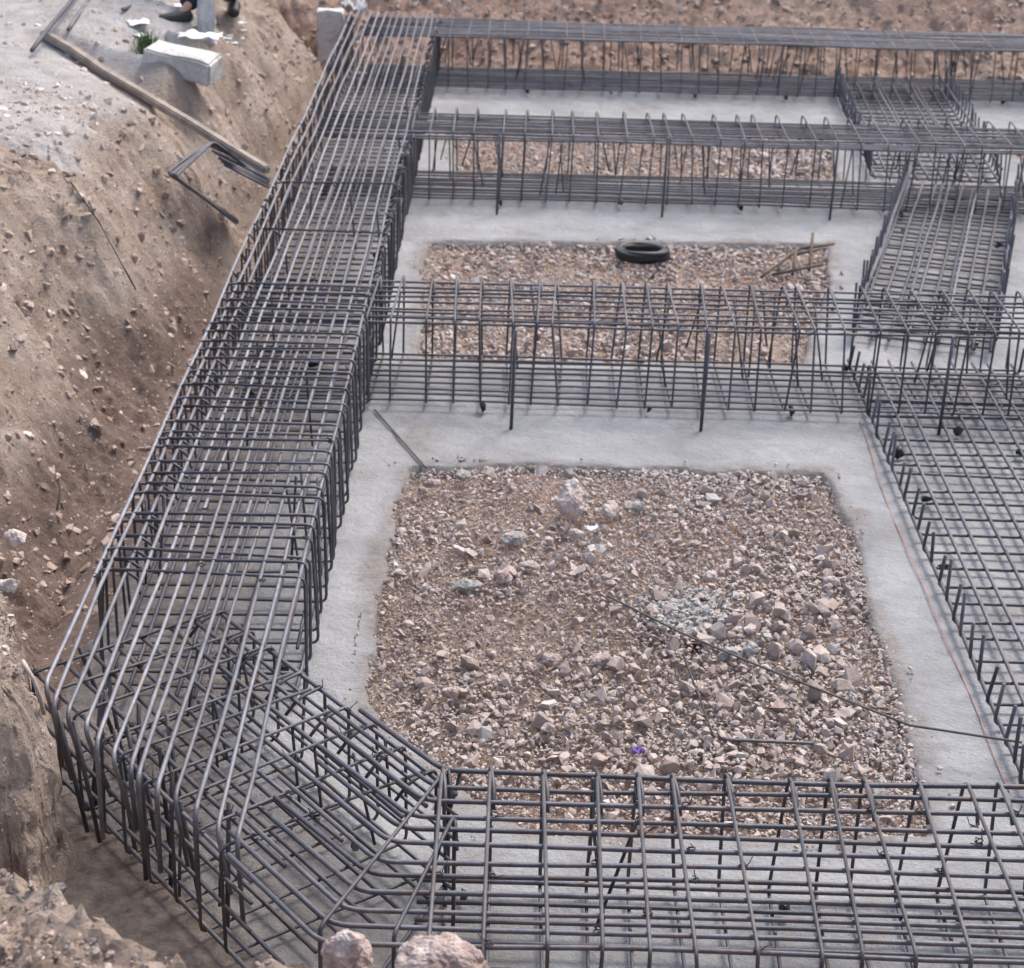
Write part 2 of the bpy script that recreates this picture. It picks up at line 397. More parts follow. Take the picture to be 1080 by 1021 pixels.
VAR = [hull(100+i, random.Random(i).choice([9, 10, 12, 14]), random.Random(i+50).choice([(1, .8, .6), (1, .65, .5), (1, .9, .75), (1, .7, .7), (1, .85, .4)])) for i in range(14)]
def stones(name, P, size, m, tint, sink=.25):
    n = len(P); var = RS.randint(0, len(VAR), n); Vs, Ts, Cs = [], [], []; base = 0
    for k, (V0, F0) in enumerate(VAR):
        idx = np.where(var == k)[0]
        if not len(idx): continue
        q = RS.normal(size=(len(idx), 4)); q[:, 1:3] *= .45; q /= np.linalg.norm(q, axis=1)[:, None]
        w, a, b, c = q.T
        Rm = np.stack([1-2*(b*b+c*c), 2*(a*b-w*c), 2*(a*c+w*b), 2*(a*b+w*c), 1-2*(a*a+c*c), 2*(b*c-w*a), 2*(a*c-w*b), 2*(b*c+w*a), 1-2*(a*a+b*b)], -1).reshape(-1, 3, 3)
        v = np.einsum('nij,vj->nvi', Rm, V0)*(size[idx, None, None]*.5)
        v += P[idx][:, None, :]; v[:, :, 2] += (size[idx]*(.5*.5-sink*.5))[:, None]
        Vs.append(v.reshape(-1, 3)); nv = len(V0)
        Ts.append((F0[None]+(base+np.arange(len(idx))*nv)[:, None, None]).reshape(-1, 3)); base += nv*len(idx)
        Cs.append(np.repeat(tint[idx], nv))
    me = tri_mesh_np(name, np.concatenate(Vs), np.concatenate(Ts), m)
    a = me.attributes.new('tint', 'FLOAT', 'POINT'); a.data.foreach_set('value', np.concatenate(Cs).astype(np.float32))
    return me
def scatter_cell(poly, n, lo, hi, power, seed, margin=-.045):
    p = np.array(poly); x0, y0 = p.min(0)-.05; x1, y1 = p.max(0)+.05; ox, oy = [], []
    while len(ox) < n:
        x = RS.uniform(x0, x1, n); y = RS.uniform(y0, y1, n)
        s = sdf_poly(x, y, poly)+.05*fbm(x, y, 3, 4, s=seed); k = s > margin
        ox += list(x[k]); oy += list(y[k])
    x, y = np.array(ox[:n]), np.array(oy[:n])
    u = RS.uniform(0, 1, n)**power; size = lo+(hi-lo)*u
    tint = np.clip(.42+.30*fbm(x, y, 1.3, 3, s=seed+3)+RS.normal(0, .22, n), 0, 1)
    size = size*(.72+.5*np.clip(fbm(x, y, 1.1, 3, s=seed+8)*1.5+.5, 0, 1))
    z = np.where(sdf_poly(x, y, poly) > -.05, T(x, y)+.026, .003)
    return np.stack([x, y, z], -1), size, tint
def gravel(name, sets, kindlabel):
    P = np.concatenate([s[0] for s in sets]); sz = np.concatenate([s[1] for s in sets]); tt = np.concatenate([s[2] for s in sets])
    tag(obj(name, stones(name, P, sz, GRAV, tt)), kindlabel, 'gravel', kind='stuff')
def mound(s, amp, cx=.55, cy=6.2, rx=.9, ry=1.2):
    P, a, b = s; P[:, 2] += amp*np.exp(-((P[:, 0]-cx)/rx)**2-((P[:, 1]-cy)/ry)**2); return s
gravel('gravel', [mound(scatter_cell(CELL1, 36000, .009, .024, 1.4, 3), .03), mound(scatter_cell(CELL1, 4400, .020, .046, 1.8, 3, .02), .045), mound(scatter_cell(CELL1, 330, .045, .095, 2.0, 3, .06), .055), scatter_cell(CELL1, 1500, .007, .020, 2.0, 5, -.16)],
       'crushed pinkish and grey stone filling the large nearest cell of the footing grid')
_c = gp(722, 648, 0)
_n = 420; _a = RS.uniform(0, 6.28, _n); _q = np.sqrt(RS.uniform(0, 1, _n))*.19
_x = _c.x+_q*np.cos(_a); _y = _c.y+_q*np.sin(_a)
tag(obj('gravel', stones('gravel', np.stack([_x, _y, T(_x, _y)+.062+.02*(1-(_q/.19)**2)], -1), RS.uniform(.010, .040, _n), GRAV, RS.uniform(.78, .88, _n))), 'greyish stones dusted with cement on the spilt patch of the near cell', 'gravel', kind='stuff')
gravel('gravel', [scatter_cell(CELL2, 7000, .015, .04, 1.2, 13), scatter_cell(CELL2, 900, .035, .08, 2, 13, .02)],
       'reddish broken stone in the long cell that holds the black coil')
gravel('gravel', [scatter_cell(CELL3, 4500, .02, .05, 1.2, 23), scatter_cell(CELL3, 600, .04, .10, 2, 23, .02)],
       'reddish broken stone in the narrow cell before the farthest beam cage')
gravel('gravel', [scatter_cell(CELL4, 2500, .02, .05, 1.2, 33), scatter_cell(CELL4, 300, .04, .10, 2, 33, .02)],
       'brown broken stone in the cell cut off by the photo edge')
# pebbles and clods over the earth banks
n = 38000
x = np.concatenate([RS.uniform(-3.8, -1.35, n*6//10), RS.uniform(-1.6, 5.5, n*4//10)]); y = np.concatenate([RS.uniform(2.9, 16, n*6//10), RS.uniform(15.1, 17.2, n*4//10)])
k = ((sdf_poly(x, y, PIT) < .1) | (x < -1.45)) & ~((x < -1.9) & (y > 10.3) & (RS.uniform(0, 1, len(x)) < .85)); x, y = x[k], y[k]
x2 = RS.uniform(-1.6, -.5, 5000); y2 = RS.uniform(2.9, 6, 5000); k2 = (sdf_poly(x2, y2, NEAR) > -.12); x = np.concatenate([x, x2[k2]]); y = np.concatenate([y, y2[k2]])
x2 = RS.uniform(-1.8, -.4, 16000); y2 = RS.uniform(2.9, 5.6, 16000); k2 = (sdf_poly(x2, y2, NEAR) > -.03); x = np.concatenate([x, x2[k2]]); y = np.concatenate([y, y2[k2]])
sz = .010+.075*RS.uniform(0, 1, len(x))**5
sz = np.where(y < 6.2, np.minimum(sz, .006+.040*RS.uniform(0, 1, len(x))**4), sz)
me = stones('bank_pebbles', np.stack([x, y, T(x, y)], -1), sz, PEB, np.clip(.42+RS.normal(0, .25, len(x))+.35*(T(x, y) > .86)*(y > 9), 0, 1), .55)
tag(obj('bank_pebbles', me), 'small stones and clods strewn over the earth banks', 'pebbles', kind='stuff')

def rock(name, px, py, wpx, dims, m, label, seed, rz=0.0, z=None, group=None, tilt=(0, 0), sink=.3, n=13):
    """one notable rock, wpx wide in the photo; dims = relative length, depth, height"""
    zz = 0.0 if z is None else z
    for _ in range(6):
        p = gp(px, py, zz)
        if z is None: zz = Tz(p.x, p.y)
        else: break
    p = gp(px, py, zz)
    size = wpx/FPX*(Vector((p.x, p.y, zz-CAM_H)).dot(F_))/2
    V, Fq = hull(seed, n+8, dims, 4, .11)
    V = V*size
    me = tri_mesh_np(name, V, Fq, m)
    a = me.attributes.new('tint', 'FLOAT', 'POINT'); a.data.foreach_set('value', np.array([min(1, max(0, .5+.9*mnoise.fractal(Vector(v)/size*1.4, .8, 2, 4))) for v in V], dtype=np.float32))
    o = obj(name, me, None, (p.x, p.y, zz+size*dims[2]*(1-sink)+(.065 if group else 0)), (rad(tilt[0]), rad(tilt[1]), rz))
    return tag(o, label, 'rock', group)
G1 = 'notable rocks in the nearest gravel cell'
rock('rock', 600, 560, 46, (1, .7, 1.1), ROCKW, 'largest upright pale pink rock near the middle of the near gravel cell', 1, .3, group=G1)
rock('rock', 541, 588, 34, (1, .8, .5), ROCKG, 'flat brownish grey rock left of the upright pink rock', 2, .5, group=G1)
rock('rock', 492, 637, 40, (1, .5, .3), ROCKG, 'thin greenish grey slab of rock in the left part of the near cell', 3, .1, group=G1)
rock('rock', 529, 628, 28, (1, .7, .5), ROCKP, 'tan wedge-shaped rock right beside the thin grey slab', 4, -.4, group=G1)
rock('rock', 558, 617, 24, (1, .7, .6), ROCKW, 'small pale rock above the tan wedge-shaped rock', 5, 0, group=G1)
rock('rock', 641, 560, 24, (1, .9, .8), ROCKW, 'pale rounded rock just right of the upright pink rock', 6, .8, group=G1)
rock('rock', 607, 582, 22, (1, .6, .6), ROCKW, 'low pinkish rock at the foot of the upright pink rock', 7, -.3, group=G1)
rock('rock', 455, 528, 24, (1, .6, .5), ROCKP, 'pink rock near the far left corner of the near gravel cell', 8, 0, group=G1)
rock('rock', 488, 520, 20, (1, .9, .6), ROCKG, 'light grey rock near the far left corner of the near cell', 9, .4, group=G1)
rock('rock', 768, 712, 30, (1, .8, .6), ROCKG, 'greenish grey rock, left one of the touching pair', 10, .2, group=G1)
rock('rock', 790, 707, 24, (1, .8, .8), ROCKG, 'light grey rock, right one of the touching pair', 11, 1.2, group=G1)
rock('rock', 790, 684, 20, (1, .8, .7), ROCKW, 'small whitish rock just above the touching grey pair', 12, 1.2, group=G1)
rock('rock', 633, 718, 30, (1, .7, .6), ROCKP, 'brownish rounded rock left of centre in the lower near cell', 13, .2, group=G1)
rock('rock', 582, 718, 28, (1, .7, .6), ROCKP, 'pinkish brown rock left of the rounded brownish rock', 14, -.2, group=G1)
rock('rock', 600, 782, 30, (1, .5, .5), ROCKP, 'long grey-pink rock pointing at the near beam cage', 15, 1.2, group=G1)
rock('rock', 577, 790, 18, (1, .8, .8), ROCKW, 'small pale block beside the long grey-pink rock', 16, .2, group=G1)
rock('rock', 476, 752, 24, (1, .8, .6), ROCKP, 'tan rock near the lower left edge of the near cell', 17, .2, group=G1)
rock('rock', 748, 628, 20, (1, .8, .8), ROCKW, 'bright white lump beside the spilt cement patch', 18, .2, group=G1)
rock('rock', 672, 553, 22, (1, .6, .6), ROCKG, 'grey angular rock right of the two pale rocks', 19, .5, group=G1)
rock('rock', 874, 632, 26, (1, .5, .4), ROCKW, 'long pale stone at the right rim of the near cell', 20, -.2, group=G1)
rock('rock', 368, 1036, 80, (.85, .7, 1.0), ROCKP, 'upright pink-brown rock at the bottom of the photo, left of its wider neighbour', 21, .3, z=.84, sink=.3, n=18)
rock('rock', 458, 1046, 138, (1, .6, .55), ROCKP, 'wide pink-brown rock with pale end at the bottom edge of the photo', 22, .15, z=.84, sink=.2, n=18)
rock('rock', 17, 572, 38, (1, .6, .5), ROCKW, 'block-shaped light grey stone on the cut bank at the left edge', 23, -.6, z=.66, sink=.4)
rock('rock', 8, 622, 30, (1, .7, .8), ROCKW, 'pale lump of stone sitting below the block-shaped stone', 24, .6, z=.68, sink=.4)
rock('rock', 62, 940, 22, (1, .7, .6), ROCKG, 'grey stone on the dusty trench floor near the cut bank', 25, .6, z=.0, sink=.3)
rock('rock', 118, 190, 20, (1, .7, .6), ROCKP, 'small brown stone on the crest of the left earth slope', 26, .6, sink=.4)
rock('rock', 520, 67, 34, (1, .6, .5), ROCKW, 'pale flat stone on the earth behind the farthest beam cage', 27, .1, sink=.2)
rock('rock', 520, 282, 16, (1, .7, .6), ROCKP, 'largest pale stone in the long cell with the coil', 28, .1, sink=.2)

# spilt cement patch in the near cell
def blob(name, px, py, rx, ry, m, hgt, seed):
    p = gp(px, py, 0); V, Fc = [(0, 0, hgt)], []; n = 40
    for k in range(4):
        for i in range(n):
            a = i/n*2*math.pi; f = (k+1)/4*(1+.35*mnoise.noise(Vector((math.cos(a)*1.7, math.sin(a)*1.7, seed))))
            V.append((rx*f*math.cos(a), ry*f*math.sin(a), hgt*(1-((k+1)/4)**2)-.02*(k == 3)+.008*mnoise.noise(Vector((math.cos(a)*f*5, math.sin(a)*f*5, seed+4)))))
    for i in range(n): Fc.append((0, 1+i, 1+(i+1) % n))
    for k in range(3):
        for i in range(n): Fc.append((1+k*n+i, 1+(k+1)*n+i, 1+(k+1)*n+(i+1) % n, 1+k*n+(i+1) % n))
    return obj(name, mesh(name, V, Fc, m, True), None, (p.x, p.y, Tz(p.x, p.y)+.060))
CEM = make_concrete('cement_dust', (.27, .265, .25), (.36, .355, .34), (.44, .435, .42), False)
o = blob('cement_spill', 722, 648, .15, .17, CEM, .022, 3)
tag(o, 'grey patch of spilt cement on the stones of the near cell', 'cement')

# ------------------------------------------------------------------ reinforcement cages
H = .42
RST, RLG = .0055, .0072
def ring_path(w, z0, h, kind, j):
    """profile in the local XZ plane; kind closed / open (U) / cap"""
    r = j; a, b = -w/2, w/2
    if kind == 'closed':
        P = [(a+.05, 0, z0+h+.004), (b, 0, z0+h+r.uniform(-.006, .006)), (b+r.uniform(-.01, .01), 0, z0), (a+r.uniform(-.01, .01), 0, z0), (a, 0, z0+h), (a+.10, .012, z0+h-.004), (a+.15, .012, z0+h-.05)]
    elif kind == 'open':
        P = [(a+.035+r.uniform(-.02, .02), r.uniform(-.02, .02), z0+h-.05), (a+r.uniform(-.015, .01), r.uniform(-.02, .02), z0+h+r.uniform(-.03, .03)), (a, 0, z0), (b, 0, z0), (b+r.uniform(-.01, .015), r.uniform(-.02, .02), z0+h+r.uniform(-.03, .03)), (b-.035, r.uniform(-.02, .02), z0+h-.05)]
    elif kind == 'stub':
        P = [(a+r.uniform(-.01, .02), r.uniform(-.01, .01), z0+h+r.uniform(-.03, .04)), (a, 0, z0), (b, 0, z0), (b+r.uniform(-.02, .01), r.uniform(-.01, .01), z0+h+r.uniform(-.03, .04))]
    return fillet(P, .03, 3)
TIES = []
for _i in range(4):
    _r = random.Random(600+_i); _V, _F = [], []
    tube(_V, _F, [(.0125*math.cos(t*1.9+_i), .0125*math.sin(t*1.9+_i), .004*math.sin(t*3)+.001*t) for t in range(8)], .0016, 4)
    tube(_V, _F, [(.01, 0, .004), (.016, .006, .012), (.020+_r.uniform(0, .012), .010, .022+_r.uniform(0, .012))], .0016, 4)
    TIES.append(mesh('tie_wire', _V, _F, WIRE, True))
def cage(label, origin, rz, length, w, h, pitch_, kinds, top, bottom, seed, group=None, rl=RLG, rs=RST, topmat=None, z0=.035, skew=0.0, start=.03, legs=0, legw=.5, over=.05, side=0, topz=None, topover=None, longfn=None, ties=0):
    """runs along local +Y from origin; kinds(y) -> stirrup kind or None; top/bottom = number of longitudinal bars"""
    r = random.Random(seed)
    root = empty('rebar_cage', origin, label, 'rebar cage', 'reinforcement cages of the footing grid', rz)
    cache = {}; ys_ = []
    y = start
    while y < length:
        k = kinds(y)
        if k:
            ys_.append(y); v = (k, r.randrange(4))
            if v not in cache: cache[v] = tube_mesh('stirrup', ring_path(w, z0, h, k, r), rs, RBS, 6)
            obj('stirrup', cache[v], root, (skew*y+r.uniform(-.006, .006), y+r.uniform(-.012, .012), r.uniform(-.004, .004)), (rad(r.gauss(0, 2.2)), rad(r.gauss(0, .5)), rad(r.gauss(0, 1.0))))
        y += pitch_*r.uniform(.9, 1.1)
    tz = z0+h-rl-rs if topz is None else topz
    for i in range(top):
        x = -w/2+.02+(w-.04)*i/max(1, top-1)+r.uniform(-.006, .006)
        a, b = (-over, length+over) if topover is None else topover(i, x)
        P = [(x+skew*a, a, tz-rs*.3), (x+skew*b, b, tz-rs*.3)]
        if longfn: P = longfn(i, x, P)
        P = wob(fillet(P, .05, 4) if len(P) > 2 else P, .35, .012, seed+i)
        obj('long_bar', tube_mesh('long_bar', P, rl*r.uniform(.92, 1.08), topmat or RB, 7), root)
    for i in range(bottom):
        x = -w/2+.02+(w-.04)*i/max(1, bottom-1)+r.uniform(-.012, .012)
        P = wob([(x-skew*over, -over, z0+rs+rl), (x+skew*(length+over), length+over, z0+rs+rl)], .35, .010, seed+40+i)
        obj('long_bar', tube_mesh('long_bar', P, rl, RB, 6), root)
    for i in range(side):
        for s in (-1, 1):
            zz = z0+h*(i+1)/(side+1)
            P = wob([(s*(w/2-.012)-skew*over, -over, zz), (s*(w/2-.012)+skew*(length+over), length+over, zz)], .4, .012, seed+80+i)
            obj('side_bar', tube_mesh('side_bar', P, rl*.9, RB, 6), root)
    for i in range(ties):
        x = -w/2+.02+(w-.04)*r.randrange(max(1, top))/max(1, top-1); y = r.choice(ys_)
        obj('tie_wire', TIES[i % 4], root, (x+skew*y, y, tz+rs), (r.uniform(-.4, .4), r.uniform(-.4, .4), r.uniform(0, 6.28)))
    for i in range(legs):                                   # loose tie legs hanging from the top bars
        y = r.uniform(.05, length-.05); s = r.choice((-1, -1, 1)); x = s*w/2*r.uniform(.2, 1.0)
        P = [(x+skew*y, y, tz+.01), (x+skew*y+r.uniform(-.04, .04), y+r.uniform(-.09, .09), z0+r.uniform(-.01, .12))]
        obj('tie_leg', tube_mesh('tie_leg', wob(P, .2, .006, i), rs*.95, RBS, 5), root)
    return root
def spacer(root, x, y, z=0.0):
    V, F0 = VAR[int(abs(x*77+y*31)) % len(VAR)]
    me = mesh('spacer_block', [(v[0]*.034, v[1]*.028, .034+v[2]*.048) for v in V], [tuple(int(q) for q in f) for f in F0], BLACK)
    o = obj('spacer_block', me, root, (x, y, z)); return o
def stake(root, x, y, z1, lean=(0, 0)):
    obj('stake', tube_mesh('stake', [(x, y, -.01), (x+lean[0], y+lean[1], z1)], .0085, RBS, 6), root)
def local(root_o, rz, px, py, z=0):
    p = gp(px, py, z)-Vector(root_o); c, s = math.cos(-rz), math.sin(-rz); return c*p.x-s*p.y, s*p.x+c*p.y

# left beam cage, running away from the camera
LX = -1.05
HB = [(-1.395, 4.89), (-1.35, 4.80), (-1.30, 4.74), (-1.23, 4.66), (-1.175, 4.60), (-1.11, 4.52), (-1.055, 4.46), (-1.02, 4.42), (-.96, 4.37), (-.90, 4.33), (-.84, 4.26), (-.775, 4.19), (-.71, 4.13)]
L0 = 5.54
def l_long(i, x, P):
    hx, hy = HB[i]; lx = hx-LX; rr = random.Random(i*5+2)
    far = P[-1][1]; tz = P[0][2]
    drop = rr.uniform(.20, .34)
    return [(lx+rr.uniform(-.01, .06), hy-L0+rr.uniform(-.02, .05), tz-drop), (lx, hy-L0-.012, tz-.004), (lx+.001, hy-L0+.3, tz), (-.33+.66*i/12-.035, far, tz)]
Lr = cage('long left cage running away beside the earth bank, pale parallel bars on top', (LX, L0, 0), 0, 9.85, .70, H, .108,
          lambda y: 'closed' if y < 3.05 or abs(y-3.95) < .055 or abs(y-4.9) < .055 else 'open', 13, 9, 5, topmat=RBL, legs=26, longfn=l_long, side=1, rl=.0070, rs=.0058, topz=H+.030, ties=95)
for px, py in [(262, 232), (398, 275), (305, 218), (343, 205), (226, 352), (290, 372), (330, 392), (375, 405), (300, 712), (265, 425)]:
    lx, ly = local((LX, L0, 0), 0, px, py, .0); spacer(Lr, lx, ly)
# a clutch of extra stirrups parked at the trench corner below the hooks
for i in range(16):
    rr = random.Random(300+i); t = rr.uniform(0, 1); x = -.30+.60*t; y = -.66-.72*t+rr.uniform(-.02, .35)
    obj('tie_leg', tube_mesh('tie_leg', [(x+rr.uniform(-.05, .05), y, .40), (x+rr.uniform(-.06, .06), y+rr.uniform(-.10, .04), .02)], .0075, RBS, 6), Lr)

# diagonal cage across the near left corner
GA, GB = Vector((-1.16, 5.22, 0)), Vector((-.405, 4.275, 0))
gd = GB-GA; grz = math.atan2(-gd.x, gd.y)
Gr = cage('short diagonal cage cutting the corner under the hooked ends of the left cage', tuple(GA-gd.normalized()*.12), grz, gd.length+.12, .70, H-.07, .146, lambda y: 'closed' if y > .02 else None, 8, 8, 9, z0=.03, side=3, legs=14, over=.0, rl=.0072, rs=.0055, ties=40)
def world_tube(name, P, r, m, root):
    c, sn = math.cos(-root.rotation_euler.z), math.sin(-root.rotation_euler.z); Q_ = []
    for p in P: q = Vector(p)-root.location; Q_.append((c*q.x-sn*q.y, sn*q.x+c*q.y, q.z))
    obj(name, tube_mesh(name, fillet(Q_, .03, 3), r, m, 6), root)
for (ax, ay), (bx2, by2) in [((-.165, 4.535), (-.455, 3.80)), ((-.14, 4.30), (-.27, 3.78))]:
    world_tube('stirrup', [(ax+.01, ay-.1, .38), (ax, ay, .425), (bx2, by2, .425), (bx2, by2, .03), (ax, ay, .03), (ax, ay, .40), (ax-.02, ay-.05, .42)], .006, RBS, Gr)
# near cage along the bottom of the photo
FW, FX = .80, -.20
frz = -math.pi/2     # local +Y -> world +X, local +X -> world -Y
FYC = 4.135
def f_long(i, x, P):
    # the bars turn into the diagonal at their left end
    q = -.13+(.30)*(i/10.0)-.1
    a = P[0]; dx = gd.normalized()
    wy = FYC-x; q = -.18-(4.53-wy)*.342-FX; e = .42+.12*((i*7) % 4)/3
    ex, ey = x-e*abs(dx.y), q-e*dx.x
    return [(ex, ey, a[2]-.008), (x, q, a[2]), (P[1][0], P[1][1], P[1][2])]
Fr = cage('near cage running along the bottom of the photo in front of the gravel', (FX, FYC, 0), frz, 5.2, FW, H-.02, .128, lambda y: 'closed', 12, 9, 13, z0=.03, longfn=f_long, side=0, legs=18, rl=.0074, rs=.0058, topmat=RB, ties=95)
for px, py in [(375, 900), (485, 955), (825, 968), (1010, 975)]:
    lx, ly = local((FX, FYC, 0), frz, px, py, 0); spacer(Fr, lx, ly)
# middle cage (B)
BYC, BW = 8.49, .62
Br = cage('middle cross cage between the near gravel cell and the coil cell', (-.72, BYC, 0), -math.pi/2, 5.6, BW, H, .132, lambda y: 'closed', 9, 9, 21, side=1, legs=34, rl=.0060, rs=.0054, over=.58, topz=H+.006)
for px, py in [(509, 436), (682, 438), (834, 440), (506, 386), (675, 388), (890, 395), (916, 398)]:
    lx, ly = local((-.72, BYC, 0), -math.pi/2, px, py, 0); spacer(Br, lx, ly)
for px, py in [(539, 452), (739, 455), (990, 458)]:
    lx, ly = local((-.72, BYC, 0), -math.pi/2, px, py, 0); stake(Br, lx, ly, .48, (0, .01))
# third cage (C)
CYC, CW = 11.87, .64
Cr = cage('third cross cage from the front, just beyond the coil cell', (-.74, CYC, 0), -math.pi/2, 6.4, CW, H+.02, .15, lambda y: 'closed', 15, 12, 31, side=0, legs=60, rl=.0064, rs=.0050, over=.55, topz=H+.004)
for px, py in [(527, 219), (655, 221), (782, 224), (950, 232), (994, 222), (1043, 224)]:
    lx, ly = local((-.74, CYC, 0), -math.pi/2, px, py, 0); spacer(Cr, lx, ly)
for px, py in [(524, 226), (698, 229), (875, 232)]:
    lx, ly = local((-.74, CYC, 0), -math.pi/2, px, py, 0); stake(Cr, lx, ly, .5, (0, .01))
# farthest cage (D)
DYC, DW = 14.98, .72
Dr = cage('farthest cross cage standing against the far earth bank', (-.76, DYC, 0), -math.pi/2, 6.6, DW, H-.03, .15, lambda y: 'closed', 18, 14, 41, side=0, legs=60, rl=.0072, rs=.0050, over=.50, topz=H+.006)
for px, py in [(556, 101), (644, 103), (733, 105), (828, 107), (925, 108), (973, 109), (1057, 111)]:
    lx, ly = local((-.76, DYC, 0), -math.pi/2, px, py, 0); spacer(Dr, lx, ly)
# right-hand mats with short upstands
Rr = cage('flat right mat of bars with short upstands beside the near gravel cell', (2.06, 4.62, 0), 0, 4.2, .84, .15, .140, lambda y: 'stub', 0, 9, 51, z0=.03, rl=.0078, rs=.0068)
for px, py in [(946, 485), (976, 535), (995, 605), (1011, 462), (1014, 442), (1075, 485)]:
    lx, ly = local((2.06, 4.62, 0), 0, px, py, 0); spacer(Rr, lx, ly)
a, b = gp(893, 366), gp(946, 217); ang = math.atan2(b.x-a.x, b.y-a.y); w2 = .72
c0 = (a+gp(1052, 372))/2
R2 = cage('slanting right mat with tall side legs joining the middle and third cages', (c0.x, c0.y, 0), -ang, (b-a).length+.25, w2, .25, .095, lambda y: 'stub', 4, 9, 61, z0=.04, rl=.0088, rs=.0068, topz=.16, side=1)
for px, py in [(954, 250), (942, 288), (1053, 266), (1046, 302), (921, 358), (1027, 372)]:
    lx, ly = local((c0.x, c0.y, 0), -ang, px, py, 0); spacer(R2, lx, ly)
a, b = gp(925, 196), gp(884, 98); ang3 = math.atan2(b.x-a.x, b.y-a.y)
c3 = (a+gp(1048, 198))/2
R3 = cage('distant right mat between the third and farthest cages', (c3.x, c3.y, 0), -ang3, (b-a).length, .86, .22, .12, lambda y: 'stub', 4, 10, 71, z0=.04, rl=.0085, rs=.007, topz=.15)
for px, py in [(1060, 320)]:
    pass

# ------------------------------------------------------------------ loose things in the pit
def ground_line(pix, z=None, lift=.012, k=12):
    P = []
    for i in range(len(pix)-1):
        for j in range(k+1 if i == len(pix)-2 else k):
            t = j/k; x = pix[i][0]*(1-t)+pix[i+1][0]*t; y = pix[i][1]*(1-t)+pix[i+1][1]*t
            if z is not None: P.append(gp(x, y, z)); continue
            zz = 0
            for _ in range(5):
                p = gp(x, y, zz); zz = max(Tz(p.x, p.y), 0.0 if blind_sdf(np.array([p.x]), np.array([p.y]))[0] > 0 else -1)
            P.append(gp(x, y, zz+lift))
    return P
def rod(name, P, r, m, label, cat, n=6, group=None):
    c = P[0].copy(); o = obj(name, tube_mesh(name, [p-c for p in P], r, m, n), None, c); return tag(o, label, cat, group)
ROPE = make_plain('string', (.10, .09, .085), .8)
REDS = make_plain('red_string', (.40, .20, .17), .8)
rod('string_line', ground_line([(640, 628), (720, 668), (800, 702), (960, 765), (1078, 783)], None, .11), .0045, ROPE, 'long thin dark line slanting across the near gravel to the right mat', 'line')
rod('string_line', ground_line([(395, 432), (450, 494)], .012), .0045, ROPE, 'thin dark line on the concrete at the far left corner of the near cell', 'line')
rod('string_line', [p+mnoise.noise_vector(p*2)*.012 for p in ground_line([(905, 442), (925, 500), (960, 590), (1010, 700), (1066, 835)], .006)], .0020, REDS, 'thin red marking string along the concrete beside the right mat', 'line')
rod('rebar_offcut', ground_line([(763, 780), (858, 784)], None, .07), .006, RB, 'short bar lying flat on the gravel near the front cage', 'rebar', group='loose bar offcuts')
rod('wire_offcut', ground_line([(722, 694), (753, 777)], None, .08), .004, WIRE, 'thin wire lying on the stones left of the flat short bar', 'wire')
rod('wire_offcut', ground_line([(73, 190), (105, 235), (143, 305)], None, .012), .0035, WIRE, 'thin dark wire lying down the left earth slope', 'wire')
rod('wire_offcut', [gp(*p) for p in [(60, 538, .12), (64, 515, .16), (61, 508, .18)]], .004, WIRE, 'small pale bent wire on the dirt left of the long cage', 'wire')
# black coil in the second cell
coil = tag(obj('hose_coil', None), 'black coil lying on reddish stone in the long cell', 'coil') if False else None
p = gp(677, 272, .0); V, Fc = [], []
rr = random.Random(4)
P = [(.135*(1+.09*math.sin(t*1.37))*math.cos(t), .105*(1+.06*math.cos(t*1.7))*math.sin(t), .012+.006*(t/6.28)+.004*math.sin(t*2.3)) for t in [i*2*math.pi/28 for i in range(28*6)]]
o = obj('wire_coil', tube_mesh('wire_coil', P, .019, BLACK, 8), None, (p.x, p.y, Tz(p.x, p.y)+.05)); tag(o, 'black coil lying on reddish stone in the long cell', 'coil')
# scrap bar frame in the second cell
q0 = gp(803, 293, .0); sf = empty('scrap_bar_frame', q0, 'rusty scrap frame of welded bars lying in the coil cell', 'scrap bars')
RUST = make_plain('rusty_bar', (.11, .085, .06), .8, .2)
def fr(a, b, r=.009): obj('bar', tube_mesh('bar', wob([a-q0, b-q0], .1, .008, a.x), r, RUST, 6), sf)
fr(gp(803, 293, .02), gp(843, 262, .10)); fr(gp(815, 290, .02), gp(868, 279, .06)); fr(gp(843, 262, .10), gp(880, 257, .08)); fr(gp(836, 290, .03), gp(840, 262, .12)); fr(gp(854, 285, .03), gp(858, 246, .16)); fr(gp(840, 268, .08), gp(866, 262, .08))

# ------------------------------------------------------------------ the ledge at the upper left
WOOD = make_plain('weathered_wood', (.27, .225, .19), .85, 0, .35, 14)
def box_mesh(name, L, Wd, Ht, m, seed=0, amp=.0, cuts=0, bev=.01):
    bm = bmesh.new(); bmesh.ops.create_cube(bm, size=1)
    for v in bm.verts: v.co = Vector((v.co.x*L, v.co.y*Wd, v.co.z*Ht))
    if bev: bmesh.ops.bevel(bm, geom=list(bm.edges), offset=bev, segments=2, affect='EDGES')
    if cuts:
        bmesh.ops.triangulate(bm, faces=bm.faces); bmesh.ops.subdivide_edges(bm, edges=bm.edges, cuts=cuts, use_grid_fill=True)
    s = Vector((seed, seed*.7, seed*1.9))
    for v in bm.verts: v.co += mnoise.noise_vector(v.co*(2.5/max(.1, min(L, .5)))+s)*amp
    me = bpy.data.meshes.new(name); bm.to_mesh(me); bm.free(); me.materials.append(m); return me
def between(o, a, b):
    d = b-a; o.location = (a+b)/2; o.rotation_mode = 'QUATERNION'; o.rotation_quaternion = d.to_track_quat('X', 'Z'); return d.length
def surf(px, py, z=.9):
    for _ in range(8):
        p = gp(px, py, z); z = .5*z+.5*Tz(p.x, p.y)
    return gp(px, py, z)
